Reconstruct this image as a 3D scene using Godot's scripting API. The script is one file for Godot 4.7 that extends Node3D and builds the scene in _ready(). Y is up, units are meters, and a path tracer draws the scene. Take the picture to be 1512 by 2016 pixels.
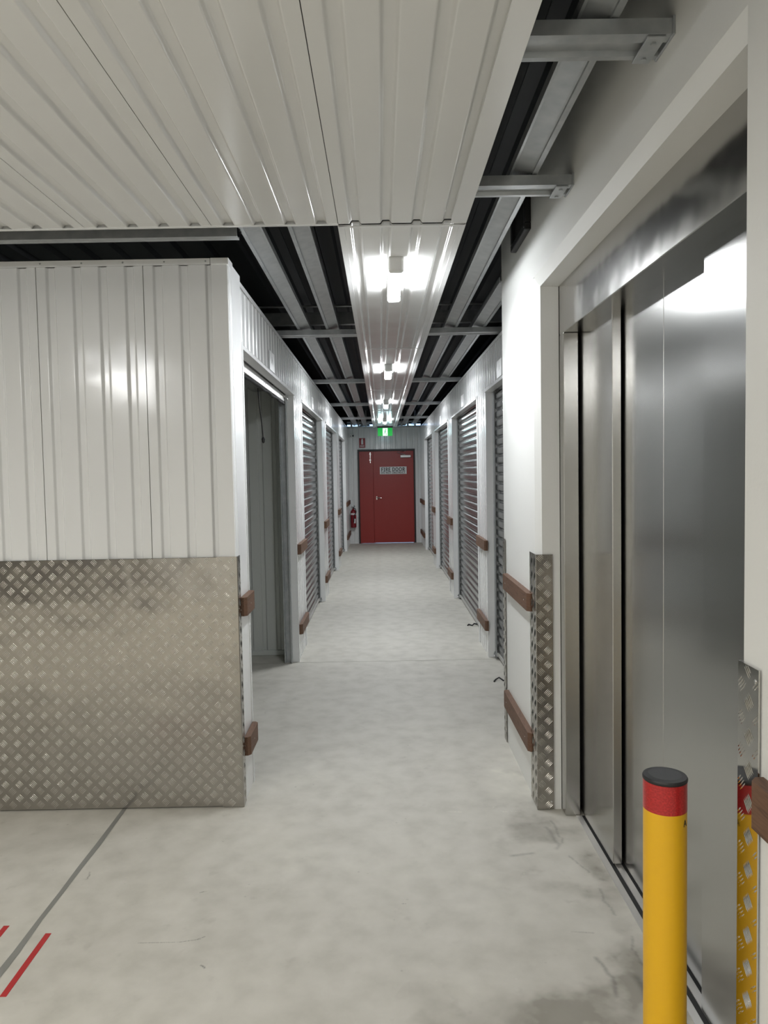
extends Node3D
# Storage corridor beside a goods lift. y up, metres, corridor runs towards -z, floor at y = 0.

const XL := -0.72      # corridor face of the storage wall on the open unit's side
const XR := 0.89       # corridor face of the storage wall on the lift's side
const XP := 0.71       # painted face of the lift shaft
const ZF := -3.57      # face of the storage block towards the hall
const ZE := -17.1      # face of the end wall
const WT := 2.58       # top of the storage walls
const YC := 2.555      # underside of the ceiling sheets
const DECK := 2.98     # underside of the upper deck
const COVER := 0.494   # cover width of one wall sheet
const GROOVES := [0.048, 0.085, 0.169, 0.205, 0.290, 0.325, 0.411, 0.448]

var M := {}
var used := {}
var cache := {}
var upright_uv := false   # lay the texture axes along z and y, for brushed metal

# ------------------------------------------------------------------ helpers
func numbered(n: String) -> String:
	if not used.has(n):
		used[n] = 0
		return n
	used[n] += 1
	return "%s_%03d" % [n, used[n]]

func newst() -> SurfaceTool:
	var st := SurfaceTool.new()
	st.begin(Mesh.PRIMITIVE_TRIANGLES)
	st.set_smooth_group(-1)
	return st

func done(st: SurfaceTool) -> ArrayMesh:
	st.generate_normals()
	return st.commit()

func obj(called: String, mesh: Mesh, m: Material, parent: Node = null, at := Vector3.ZERO) -> MeshInstance3D:
	var o := MeshInstance3D.new()
	o.name = called if parent else numbered(called)
	o.mesh = mesh
	o.material_override = m
	o.position = at
	if parent:
		parent.add_child(o, true)
	else:
		add_child(o, true)
	return o

func thing(called: String, label: String, category: String, at := Vector3.ZERO, group := "") -> Node3D:
	var o := Node3D.new()
	o.name = numbered(called)
	o.position = at
	add_child(o)
	tag(o, label, category, group)
	return o

func tag(o: Node, label: String, category: String, group := "") -> void:
	o.set_meta("label", label)
	o.set_meta("category", category)
	if group != "":
		o.set_meta("group", group)

func structure(called: String, label := "", at := Vector3.ZERO) -> Node3D:
	var o := Node3D.new()
	o.name = numbered(called)
	o.position = at
	add_child(o)
	o.set_meta("kind", "structure")
	if label != "":
		o.set_meta("label", label)
	return o

func tri(st: SurfaceTool, a: Vector3, b: Vector3, c: Vector3, n: Vector3) -> void:
	if Plane(a, b, c).normal.dot(n) < 0.0:
		var t := b
		b = c
		c = t
	for p in [a, b, c]:
		if upright_uv:
			st.set_uv(Vector2(p.z + p.x, p.y))
		st.add_vertex(p)

func quad(st: SurfaceTool, a: Vector3, b: Vector3, c: Vector3, d: Vector3, n: Vector3) -> void:
	tri(st, a, b, c, n)
	tri(st, a, c, d, n)

func box(st: SurfaceTool, lo: Vector3, hi: Vector3) -> void:
	var p := func(x, y, z): return Vector3(hi.x if x else lo.x, hi.y if y else lo.y, hi.z if z else lo.z)
	quad(st, p.call(0, 0, 0), p.call(0, 1, 0), p.call(0, 1, 1), p.call(0, 0, 1), Vector3.LEFT)
	quad(st, p.call(1, 0, 0), p.call(1, 1, 0), p.call(1, 1, 1), p.call(1, 0, 1), Vector3.RIGHT)
	quad(st, p.call(0, 0, 0), p.call(1, 0, 0), p.call(1, 0, 1), p.call(0, 0, 1), Vector3.DOWN)
	quad(st, p.call(0, 1, 0), p.call(1, 1, 0), p.call(1, 1, 1), p.call(0, 1, 1), Vector3.UP)
	quad(st, p.call(0, 0, 0), p.call(1, 0, 0), p.call(1, 1, 0), p.call(0, 1, 0), Vector3.FORWARD)
	quad(st, p.call(0, 0, 1), p.call(1, 0, 1), p.call(1, 1, 1), p.call(0, 1, 1), Vector3.BACK)

func boxm(lo: Vector3, hi: Vector3) -> ArrayMesh:
	var st := newst()
	box(st, lo, hi)
	return done(st)

# a box whose edges are all cut by r
func cut_box(st: SurfaceTool, lo: Vector3, hi: Vector3, r: float) -> void:
	var c := (lo + hi) / 2.0
	var h := (hi - lo) / 2.0
	var v := func(sx: int, sy: int, sz: int, ax: int) -> Vector3:
		var s := Vector3(sx, sy, sz)
		var q := Vector3(h.x - r, h.y - r, h.z - r)
		q[ax] = h[ax]
		return c + s * q
	for ax in 3:
		var b := (ax + 1) % 3
		var d := (ax + 2) % 3
		for s in [-1, 1]:
			var pts := []
			for k in [[-1, -1], [1, -1], [1, 1], [-1, 1]]:
				var sg := [0, 0, 0]
				sg[ax] = s
				sg[b] = k[0]
				sg[d] = k[1]
				pts.append(v.call(sg[0], sg[1], sg[2], ax))
			var n := Vector3.ZERO
			n[ax] = s
			quad(st, pts[0], pts[1], pts[2], pts[3], n)
		# the edges that run along ax
		for sb in [-1, 1]:
			for sd in [-1, 1]:
				var e0 := [0, 0, 0]
				e0[b] = sb
				e0[d] = sd
				var e1 := e0.duplicate()
				e0[ax] = -1
				e1[ax] = 1
				var n2 := Vector3.ZERO
				n2[b] = sb
				n2[d] = sd
				quad(st, v.call(e0[0], e0[1], e0[2], b), v.call(e1[0], e1[1], e1[2], b), v.call(e1[0], e1[1], e1[2], d), v.call(e0[0], e0[1], e0[2], d), n2)
	for sx in [-1, 1]:
		for sy in [-1, 1]:
			for sz in [-1, 1]:
				tri(st, v.call(sx, sy, sz, 0), v.call(sx, sy, sz, 1), v.call(sx, sy, sz, 2), Vector3(sx, sy, sz))

func cutm(lo: Vector3, hi: Vector3, r: float) -> ArrayMesh:
	var st := newst()
	cut_box(st, lo, hi, r)
	return done(st)

# closed outline (u, v) extruded from o by w*length
func prism(st: SurfaceTool, poly: PackedVector2Array, o: Vector3, u: Vector3, v: Vector3, w: Vector3) -> void:
	var n := poly.size()
	var ccw := not Geometry2D.is_polygon_clockwise(poly)
	for i in n:
		var a := poly[i]
		var b := poly[(i + 1) % n]
		var e := b - a
		var nn := Vector2(e.y, -e.x) if ccw else Vector2(-e.y, e.x)
		var pa := o + u * a.x + v * a.y
		var pb := o + u * b.x + v * b.y
		quad(st, pa, pb, pb + w, pa + w, u * nn.x + v * nn.y)
	var t := Geometry2D.triangulate_polygon(poly)
	for k in range(0, t.size(), 3):
		var q := []
		for j in 3:
			q.append(o + u * poly[t[k + j]].x + v * poly[t[k + j]].y)
		tri(st, q[0], q[1], q[2], -w)
		tri(st, q[0] + w, q[1] + w, q[2] + w, w)

func prismm(poly: PackedVector2Array, o: Vector3, u: Vector3, v: Vector3, w: Vector3) -> ArrayMesh:
	var st := newst()
	prism(st, poly, o, u, v, w)
	return done(st)

# an open profile (across, out) swept along v, with thickness t behind it
func sheet(st: SurfaceTool, prof: PackedVector2Array, t: float, o: Vector3, u: Vector3, v: Vector3, w: Vector3, smooth := false) -> void:
	for i in prof.size() - 1:
		var a := o + u * prof[i].x + w * prof[i].y
		var b := o + u * prof[i + 1].x + w * prof[i + 1].y
		st.set_smooth_group(1 if smooth else -1)
		var n := u * -(prof[i + 1].y - prof[i].y) + w * (prof[i + 1].x - prof[i].x)
		quad(st, a, b, b + v, a + v, n)
		st.set_smooth_group(-1)
		quad(st, a - w * t, b - w * t, b - w * t + v, a - w * t + v, -n)
		quad(st, a, b, b - w * t, a - w * t, -v)
		quad(st, a + v, b + v, b - w * t + v, a - w * t + v, v)
	var f := o + u * prof[0].x + w * prof[0].y
	var l := o + u * prof[prof.size() - 1].x + w * prof[prof.size() - 1].y
	quad(st, f, f + v, f + v - w * t, f - w * t, -u)
	quad(st, l, l + v, l + v - w * t, l - w * t, u)

# grooved wall sheet between u0 and u1 of one cover width, its face on the plane, grooves behind it
func groove_profile(u0: float, u1: float, depth := 0.013, slope := 0.012) -> PackedVector2Array:
	var pts: Array[Vector2] = [Vector2(0, 0)]
	for k in range(0, GROOVES.size(), 2):
		# each side of a groove is a rolled bend, with a point just before and after it to keep the flats flat
		for e in 2:
			var c: float = GROOVES[k + e]
			var y0 := 0.0 if e == 0 else -depth
			var y1 := -depth if e == 0 else 0.0
			pts.append(Vector2(c - slope / 2 - 0.002, y0))
			for j in 7:
				var t := j / 6.0
				pts.append(Vector2(c - slope / 2 + slope * t, lerpf(y0, y1, smoothstep(0.0, 1.0, t))))
			pts.append(Vector2(c + slope / 2 + 0.002, y1))
	pts.append(Vector2(COVER, 0))
	var at := func(u: float) -> float:
		for i in pts.size() - 1:
			if u <= pts[i + 1].x:
				return lerpf(pts[i].y, pts[i + 1].y, (u - pts[i].x) / maxf(pts[i + 1].x - pts[i].x, 1e-6))
		return 0.0
	var out := PackedVector2Array([Vector2(u0, at.call(u0))])
	for p in pts:
		if p.x > u0 + 1e-4 and p.x < u1 - 1e-4:
			out.append(p)
	out.append(Vector2(u1, at.call(u1)))
	return out

func panel_mesh(u0: float, u1: float, length: float, u: Vector3, v: Vector3, w: Vector3) -> ArrayMesh:
	var key := "%.3f %.3f %.3f %s %s %s" % [u0, u1, length, u, v, w]
	if not cache.has(key):
		var st := newst()
		sheet(st, groove_profile(u0, u1), 0.004, Vector3.ZERO, u, v * length, w, true)
		cache[key] = done(st)
	return cache[key]

# cover one stretch of wall with sheets: along u from 0 to length, the first sheet starting at "first" of its cover width
func clad(parent: Node, o: Vector3, u: Vector3, v: Vector3, w: Vector3, length: float, height: float, m: Material, first := 0.0, called := "panel") -> void:
	var at := 0.0
	var u0 := first
	while at < length - 0.01:
		var u1 := minf(COVER, u0 + length - at)
		obj(called, panel_mesh(u0 + 0.001, u1 - 0.001, height, u, v, w), m, parent, o + u * (at - u0))
		at += u1 - u0
		u0 = 0.0

func lathe(prof: PackedVector2Array, seg := 32, smooth := true) -> ArrayMesh:
	var st := newst()
	for i in prof.size() - 1:
		st.set_smooth_group(1 + i if smooth else -1)
		var e := prof[i + 1] - prof[i]
		for k in seg:
			var a := TAU * k / seg
			var b := TAU * (k + 1) / seg
			var p := func(q: Vector2, g: float) -> Vector3: return Vector3(cos(g) * q.x, q.y, sin(g) * q.x)
			var mid := (a + b) / 2
			var n := Vector3(cos(mid) * e.y, -e.x, sin(mid) * e.y)
			if prof[i].x < 1e-5:
				tri(st, p.call(prof[i], a), p.call(prof[i + 1], a), p.call(prof[i + 1], b), n)
			elif prof[i + 1].x < 1e-5:
				tri(st, p.call(prof[i], a), p.call(prof[i], b), p.call(prof[i + 1], a), n)
			else:
				quad(st, p.call(prof[i], a), p.call(prof[i], b), p.call(prof[i + 1], b), p.call(prof[i + 1], a), n)
	return done(st)

func tube(st: SurfaceTool, pts: Array, r: float, seg := 6) -> void:
	st.set_smooth_group(1)
	var rings := []
	for i in pts.size():
		var d: Vector3 = (pts[mini(i + 1, pts.size() - 1)] - pts[maxi(i - 1, 0)]).normalized()
		var s := d.cross(Vector3.UP if absf(d.y) < 0.9 else Vector3.RIGHT).normalized()
		var t := d.cross(s)
		var ring := []
		for k in seg:
			var a := TAU * k / seg
			ring.append(pts[i] + (s * cos(a) + t * sin(a)) * r)
		rings.append(ring)
	for i in pts.size() - 1:
		for k in seg:
			var a: Vector3 = rings[i][k]
			var b: Vector3 = rings[i][(k + 1) % seg]
			quad(st, a, b, rings[i + 1][(k + 1) % seg], rings[i + 1][k], (a + b) / 2 - pts[i])
	st.set_smooth_group(-1)
	for e in [0, pts.size() - 1]:
		var out: Vector3 = (pts[0] - pts[1]) if e == 0 else (pts[e] - pts[e - 1])
		for k in range(1, seg - 1):
			tri(st, rings[e][0], rings[e][k], rings[e][k + 1], out)

func tubem(pts: Array, r: float, seg := 6) -> ArrayMesh:
	var st := newst()
	tube(st, pts, r, seg)
	return done(st)

func noise_tex(freq: float, seed_: int, size: int, ramp: Gradient = null, octaves := 4, kind := FastNoiseLite.TYPE_SIMPLEX_SMOOTH) -> NoiseTexture2D:
	var n := FastNoiseLite.new()
	n.noise_type = kind
	n.seed = seed_
	n.frequency = freq
	n.fractal_octaves = octaves
	var t := NoiseTexture2D.new()
	t.noise = n
	t.width = size
	t.height = size
	t.seamless = true
	t.normalize = true
	if ramp:
		t.color_ramp = ramp
	return t

func ramp(cols: Array) -> Gradient:
	var g := Gradient.new()
	var offs := PackedFloat32Array()
	var cc := PackedColorArray()
	for i in cols.size():
		offs.append(float(i) / (cols.size() - 1))
		cc.append(cols[i])
	g.offsets = offs
	g.colors = cc
	return g

func mat(col: Color, rough: float, metal := 0.0) -> StandardMaterial3D:
	var m := StandardMaterial3D.new()
	m.albedo_color = col
	m.roughness = rough
	m.metallic = metal
	return m

func lin(r: float, g: float, b: float) -> Color:
	return Color(r, g, b).linear_to_srgb()

func waves(m: StandardMaterial3D, tex: Texture2D, scale: Vector3, cm: float) -> void:
	m.uv1_triplanar = true
	m.uv1_world_triplanar = true
	m.uv1_scale = scale
	m.heightmap_enabled = true
	m.heightmap_texture = tex
	m.heightmap_scale = cm

# ------------------------------------------------------------------ materials
func make_materials() -> void:
	var soft := noise_tex(0.012, 3, 256, null, 2)
	var fine := noise_tex(0.05, 9, 512, null, 4)
	M.white = mat(lin(0.79, 0.795, 0.79), 0.15)          # prepainted wall and ceiling sheet
	waves(M.white, soft, Vector3(0.9, 0.9, 0.9), 0.16)
	M.ceiling = mat(lin(0.76, 0.76, 0.745), 0.14)
	M.ceiling.metallic_specular = 0.36
	waves(M.ceiling, soft, Vector3(0.7, 0.7, 0.7), 0.2)
	M.flash = mat(lin(0.80, 0.805, 0.80), 0.2)         # folded trims
	waves(M.flash, soft, Vector3(1.3, 1.3, 1.3), 0.06)
	M.paint = mat(lin(0.76, 0.76, 0.735), 0.55)         # painted shaft wall
	waves(M.paint, fine, Vector3(3, 3, 3), 0.02)
	M.partition = mat(lin(0.62, 0.64, 0.61), 0.3, 0.1)
	M.door = mat(lin(0.09, 0.092, 0.091), 0.17)          # roller curtains
	M.galv = mat(lin(0.50, 0.515, 0.52), 0.36, 0.5)     # galvanised steel
	M.galv.albedo_texture = noise_tex(0.03, 21, 256, ramp([Color(0.86, 0.87, 0.88), Color(1, 1, 1)]), 3, FastNoiseLite.TYPE_CELLULAR)
	M.galv.uv1_triplanar = true
	M.galv.uv1_world_triplanar = true
	M.galv.uv1_scale = Vector3(2, 2, 2)
	M.deck = mat(lin(0.018, 0.020, 0.024), 0.5)         # black-faced deck
	M.black = mat(lin(0.012, 0.012, 0.013), 0.5)
	M.rubber = mat(lin(0.015, 0.015, 0.016), 0.75)
	M.gap = mat(lin(0.02, 0.02, 0.02), 0.8)
	M.steel = mat(lin(0.48, 0.475, 0.46), 0.22, 1.0)     # brushed stainless, grain upright
	M.steel.roughness_texture = noise_tex(0.02, 31, 512, ramp([Color(0.94, 0.94, 0.94), Color(1, 1, 1)]), 4)
	M.steel.uv1_triplanar = true
	M.steel.uv1_world_triplanar = true
	M.steel.uv1_scale = Vector3(9, 0.35, 9)
	M.steel.anisotropy_enabled = true
	M.steel.anisotropy = 0.35
	M.mirror = mat(lin(0.50, 0.49, 0.475), 0.17, 1.0)   # the lift's header
	waves(M.mirror, soft, Vector3(1.6, 1.6, 1.6), 0.1)
	M.tread = mat(lin(0.38, 0.36, 0.33), 0.2, 1.0)    # aluminium tread plate
	waves(M.tread, soft, Vector3(1.2, 1.2, 1.2), 0.3)
	M.bar = mat(lin(0.55, 0.53, 0.49), 0.2, 1.0)
	M.bright_plate = mat(lin(0.60, 0.585, 0.555), 0.08, 1.0)
	M.chrome = mat(lin(0.75, 0.75, 0.75), 0.15, 1.0)
	M.alu = mat(lin(0.62, 0.61, 0.59), 0.4, 0.6)
	M.wood = mat(lin(0.15, 0.078, 0.045), 0.62)
	M.wood.albedo_texture = noise_tex(0.02, 41, 512, ramp([Color(0.72, 0.7, 0.68), Color(1, 1, 1), Color(0.88, 0.86, 0.84)]), 4)
	M.wood.uv1_triplanar = true
	M.wood.uv1_world_triplanar = true
	M.wood.uv1_scale = Vector3(9, 9, 0.8)
	M.yellow = mat(lin(0.76, 0.42, 0.006), 0.4)
	M.red = mat(lin(0.33, 0.026, 0.02), 0.38)         # fire door
	M.redframe = mat(lin(0.035, 0.03, 0.03), 0.5)
	M.band = mat(lin(0.62, 0.03, 0.03), 0.28)
	M.band.albedo_texture = noise_tex(0.16, 51, 256, ramp([Color(0.72, 0.6, 0.6), Color(1, 1, 1)]), 1, FastNoiseLite.TYPE_CELLULAR)
	M.band.uv1_triplanar = true
	M.band.uv1_scale = Vector3(6, 6, 6)
	M.tape = mat(lin(0.42, 0.02, 0.022), 0.45)
	M.redsign = mat(lin(0.30, 0.012, 0.02), 0.4)
	M.signwhite = mat(lin(0.8, 0.8, 0.8), 0.4)
	M.plaque = mat(lin(0.78, 0.78, 0.78), 0.35)
	M.plaque_print = mat(lin(0.45, 0.45, 0.45), 0.4)
	M.foil = mat(lin(0.62, 0.66, 0.70), 0.22, 0.9)
	waves(M.foil, noise_tex(0.03, 61, 256, null, 4), Vector3(5, 5, 5), 1.2)
	M.plastic = mat(lin(0.72, 0.72, 0.70), 0.4)
	M.hall_door = mat(lin(0.20, 0.19, 0.185), 0.3)
	M.sealant = mat(lin(0.22, 0.22, 0.20), 0.6)
	M.lens = mat(Color(1, 1, 1), 0.4)
	M.lens.emission_enabled = true
	M.lens.emission = Color(0.97, 0.985, 1.0)
	M.lens.emission_energy_multiplier = 24.0
	M.exit_green = mat(lin(0.02, 0.30, 0.08), 0.4)
	M.exit_green.emission_enabled = true
	M.exit_green.emission = Color(0.03, 0.62, 0.2)
	M.exit_green.emission_energy_multiplier = 0.42
	M.exit_white = mat(Color(1, 1, 1), 0.4)
	M.exit_white.emission_enabled = true
	M.exit_white.emission = Color(0.9, 1.0, 0.98)
	M.exit_white.emission_energy_multiplier = 0.5
	# concrete
	M.near_slab = concrete(Color(0.785, 0.772, 0.735), 71)
	M.far_slab = concrete(Color(0.785, 0.772, 0.735), 72)
	M.near_slab.detail_enabled = true
	M.near_slab.detail_albedo = floor_marks()
	M.near_slab.detail_uv_layer = BaseMaterial3D.DETAIL_UV_2
	M.near_slab.detail_blend_mode = BaseMaterial3D.BLEND_MODE_MIX

func concrete(col: Color, s: int) -> StandardMaterial3D:
	var m := mat(col, 0.6)
	m.albedo_texture = noise_tex(0.006, s, 1024, ramp([Color(0.90, 0.90, 0.89), Color(0.96, 0.96, 0.955), Color(1, 1, 1)]), 7)
	m.uv1_triplanar = true
	m.uv1_world_triplanar = true
	m.uv1_scale = Vector3(0.9, 0.9, 0.9)
	m.heightmap_enabled = true
	m.heightmap_texture = noise_tex(0.03, s + 5, 512, null, 5)
	m.heightmap_scale = 0.05
	return m

# the stains, scuffs and cracks on the slab before the lift: x -1.9 .. 1.1, z -5.7 .. -1.2
const MX0 := -1.9
const MZ0 := -5.7
const MW := 3.0
const MD := 4.5
func floor_marks() -> ImageTexture:
	var w := 1024
	var h := 1536
	var n1 := FastNoiseLite.new()
	n1.seed = 5
	n1.frequency = 0.006
	n1.fractal_octaves = 5
	var n2 := FastNoiseLite.new()
	n2.seed = 8
	n2.frequency = 0.02
	n2.fractal_octaves = 4
	var a := n1.get_seamless_image(w, h).get_data()
	var b := n2.get_seamless_image(w, h).get_data()
	var data := PackedByteArray()
	data.resize(w * h * 4)
	# areas of cement dust and damp dirt with ragged outlines: x, z, radius, strength (dark > 0)
	var areas := [[0.66, -3.28, 0.22, 0.5], [0.74, -2.75, 0.16, 0.42], [0.72, -2.4, 0.2, 0.4], [0.62, -2.1, 0.2, 0.45], [0.30, -2.05, 0.2, 0.4], [0.80, -3.0, 0.12, 0.3],
		[0.60, -3.75, 0.16, -0.5], [-0.52, -3.9, 0.2, -0.4], [0.05, -3.05, 0.3, -0.2], [-0.5, -3.25, 0.2, -0.22], [0.86, -2.6, 0.1, -0.35], [0.25, -2.25, 0.12, -0.3], [0.45, -2.62, 0.16, -0.22], [0.66, -4.1, 0.14, -0.4]]
	for y in h:
		var z := MZ0 + MD * y / h
		for x in w:
			var k := y * w + x
			var px := MX0 + MW * x / w
			var v := (a[k] / 255.0 - 0.5) * 0.3
			var g := b[k] / 255.0 - 0.5
			for s in areas:
				var dx: float = px - s[0]
				var dz: float = (z - s[1]) * 0.8
				var d: float = sqrt(dx * dx + dz * dz) / s[2]
				if d < 1.6:
					v += s[3] * clampf(1.0 - d + (a[k] / 255.0 - 0.5) * 2.4 + g * 0.5, 0.0, 0.8) * (1.3 + g * 1.5)
			if g > 0.27:
				v += (g - 0.27) * 1.2
			var dark := v > 0.0
			data[k * 4] = 104 if dark else 222
			data[k * 4 + 1] = 98 if dark else 219
			data[k * 4 + 2] = 84 if dark else 206
			data[k * 4 + 3] = int(clampf(absf(v) * (0.75 if dark else 0.6), 0.0, 0.6) * 255.0)
	var im := Image.create_from_data(w, h, false, Image.FORMAT_RGBA8, data)
	# cracks, scratches, scuffs: width mm, darkness, points
	var lines := [[10.0, 0.11, [[0.735, -3.36], [0.745, -3.2], [0.73, -3.12], [0.755, -3.0], [0.79, -2.92], [0.80, -2.83], [0.785, -2.72], [0.80, -2.62], [0.815, -2.5], [0.80, -2.42], [0.815, -2.3]]],
		[20.0, 0.05, [[0.70, -3.3], [0.72, -3.15], [0.70, -3.1], [0.60, -3.07], [0.5, -3.05]]],
		[14.0, 0.09, [[0.66, -2.4], [0.685, -2.3], [0.68, -2.2], [0.71, -2.08]]], [26.0, 0.06, [[0.76, -2.3], [0.77, -2.18], [0.80, -2.1]]],
		[4.0, 0.35, [[-0.98, -2.52], [-0.86, -2.515], [-0.72, -2.515], [-0.64, -2.53]]], [2.5, 0.5, [[-0.655, -2.53], [-0.638, -2.545]]],
		[4.0, -0.5, [[0.28, -3.47], [0.45, -3.455], [0.62, -3.46]]], [3.0, -0.4, [[0.5, -3.62], [0.505, -3.5]]],
		[8.0, 0.08, [[0.55, -2.55], [0.62, -2.53], [0.70, -2.52]]], [3.0, 0.3, [[-0.37, -4.93], [-0.30, -5.02]]],
		[4.0, 0.6, [[-1.20, -2.99], [-1.195, -2.93]]], [6.0, 0.6, [[-0.61, -2.39], [-0.60, -2.375]]], [6.0, 0.4, [[-0.32, -2.86], [-0.30, -2.86]]], [5.0, 0.4, [[-0.72, -2.82], [-0.70, -2.83]]],
		[5.0, 0.5, [[0.05, -2.72], [0.06, -2.72]]], [4.0, 0.6, [[0.88, -2.5], [0.885, -2.5]]], [5.0, 0.35, [[0.63, -4.02], [0.64, -4.0]]], [4.0, 0.35, [[0.12, -4.35], [0.13, -4.34]]],
		[14.0, 0.06, [[-0.25, -2.33], [-0.2, -2.30]]], [14.0, 0.05, [[-0.9, -2.3], [-0.8, -2.27]]]]
	var rng := RandomNumberGenerator.new()
	rng.seed = 4
	for l in lines:
		var pts: Array = l[2]
		for i in pts.size() - 1:
			var p := Vector2(pts[i][0], pts[i][1])
			var q := Vector2(pts[i + 1][0], pts[i + 1][1])
			var steps := int(p.distance_to(q) / 0.0015) + 2
			for k in steps:
				var c := p.lerp(q, float(k) / steps)
				if sin(k * 0.021 + i * 2.3 + pts[0][0] * 9.0) < -0.25:
					continue
				var wob := 0.005 * sin(k * 0.05 + i) + rng.randf_range(-0.004, 0.004)
				dab(im, (c.x + wob - MX0) / MW * w, (c.y - MZ0) / MD * h, l[0] / 2000.0 / MW * w * rng.randf_range(0.5, 1.4), l[1] * rng.randf_range(0.3, 1.0))
	for k in 260:
		dab(im, rng.randf() * w, rng.randf() * h, rng.randf_range(0.6, 1.8), rng.randf_range(-0.3, 0.35))
	return ImageTexture.create_from_image(im)

func dab(im: Image, x: float, y: float, r: float, strength: float) -> void:
	var col := Color(0.22, 0.21, 0.19) if strength > 0 else Color(0.9, 0.89, 0.85)
	for j in range(int(y - r), int(y + r) + 2):
		for i in range(int(x - r), int(x + r) + 2):
			if i < 0 or j < 0 or i >= im.get_width() or j >= im.get_height():
				continue
			var d := Vector2(i - x, j - y).length() / maxf(r, 0.7)
			if d < 1.3:
				var o := im.get_pixel(i, j)
				var s := absf(strength) * clampf(1.3 - d, 0.0, 1.0)
				var al := o.a + s * (1.0 - o.a)
				var c := o.lerp(col, s / maxf(al, 0.01))
				c.a = al
				im.set_pixel(i, j, c)

# ------------------------------------------------------------------ lamps
# a slim LED batten: base at its near end, running away along the node's -z
func batten_light(label: String, at: Vector3, turn: float, energy: float, col: Color) -> void:
	var t := thing("batten_light", label, "ceiling light", at, "LED batten lights")
	t.rotation.y = turn
	obj("housing", cutm(Vector3(-0.034, -0.022, -0.62), Vector3(0.034, 0.0, 0.0), 0.004), M.plastic, t)
	obj("end_cap", cutm(Vector3(-0.0345, -0.070, -0.035), Vector3(0.0345, -0.001, 0.002), 0.008), M.plastic, t)
	obj("end_cap", cutm(Vector3(-0.0345, -0.070, -0.622), Vector3(0.0345, -0.001, -0.606), 0.008), M.plastic, t)
	var pr := PackedVector2Array()
	for k in 9:
		var a := PI + PI * k / 8.0
		pr.append(Vector2(0.033 * signf(cos(a)) * pow(absf(cos(a)), 0.45), -0.022 + 0.047 * -pow(absf(sin(a)), 0.6)))
	obj("lens", prismm(pr, Vector3(0, 0, -0.036), Vector3.RIGHT, Vector3.UP, Vector3(0, 0, -0.569)), M.lens, t)
	var l := AreaLight3D.new()
	l.name = "lamp"
	l.area_size = Vector2(0.06, 0.57)
	l.light_energy = energy
	l.light_color = col
	l.area_range = 30.0
	l.area_attenuation = 2.0
	l.shadow_enabled = true
	l.position = Vector3(0, -0.0725, -0.32)
	l.rotation.x = -PI / 2
	t.add_child(l)

# ------------------------------------------------------------------ tread plate
var bar_mesh: ArrayMesh
func make_bar() -> void:
	var st := newst()
	st.set_smooth_group(1)
	var n := 10
	var top := [Vector3(-0.0075, 0, 0.0016), Vector3(0.0075, 0, 0.0016)]
	var rim := []
	for k in n:
		var a := TAU * k / n
		rim.append(Vector3(0.0155 * cos(a), 0.0018 * sin(a), 0.0))
	for k in n:
		var p: Vector3 = rim[k]
		var q: Vector3 = rim[(k + 1) % n]
		var ip: int = 1 if p.x > 1e-6 else 0
		var iq: int = 1 if q.x > 1e-6 else 0
		tri(st, p, q, top[ip], Vector3(0, 0, 1))
		if ip != iq:
			tri(st, q, top[ip], top[iq], Vector3(0, 0, 1))
	bar_mesh = done(st)

# five-bar tread on a rectangle u x v that starts at o; w points out of the plate
func tread(parent: Node, o: Vector3, u: Vector3, v: Vector3, w: Vector3, width: float, height: float, shift := Vector2.ZERO, m: Material = null) -> void:
	var p := 0.066
	var list: Array[Transform3D] = []
	for kind in 2:
		var ang := PI / 4 if kind == 0 else -PI / 4
		var d := u * cos(ang) + v * sin(ang)
		var e := u * -sin(ang) + v * cos(ang)
		for j in range(-1, int(height / p) + 2):
			for i in range(-1, int(width / p) + 2):
				for b in 5:
					var off := (b - 2) * 0.0064
					var cu := shift.x + (i + 0.5 * kind) * p - sin(ang) * off
					var cv := shift.y + (j + 0.5 * kind) * p + cos(ang) * off
					if cu < 0.004 or cv < 0.004 or cu > width - 0.004 or cv > height - 0.004:
						continue
					# keep a bar inside its plate: shorten the ones that the cut edge crosses
					var room := minf(minf(cu, width - cu), minf(cv, height - cv)) / 0.7072 / 0.0155
					var s := minf(1.0, room)
					list.append(Transform3D(Basis(d * s, e, w), o + u * cu + v * cv))
	var mm := MultiMesh.new()
	mm.transform_format = MultiMesh.TRANSFORM_3D
	mm.mesh = bar_mesh
	mm.instance_count = list.size()
	for k in list.size():
		mm.set_instance_transform(k, list[k])
	var mi := MultiMeshInstance3D.new()
	mi.name = "tread_bars"
	mi.multimesh = mm
	mi.material_override = m if m else M.bar
	mi.set_meta("kind", "stuff")
	parent.add_child(mi, true)

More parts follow.
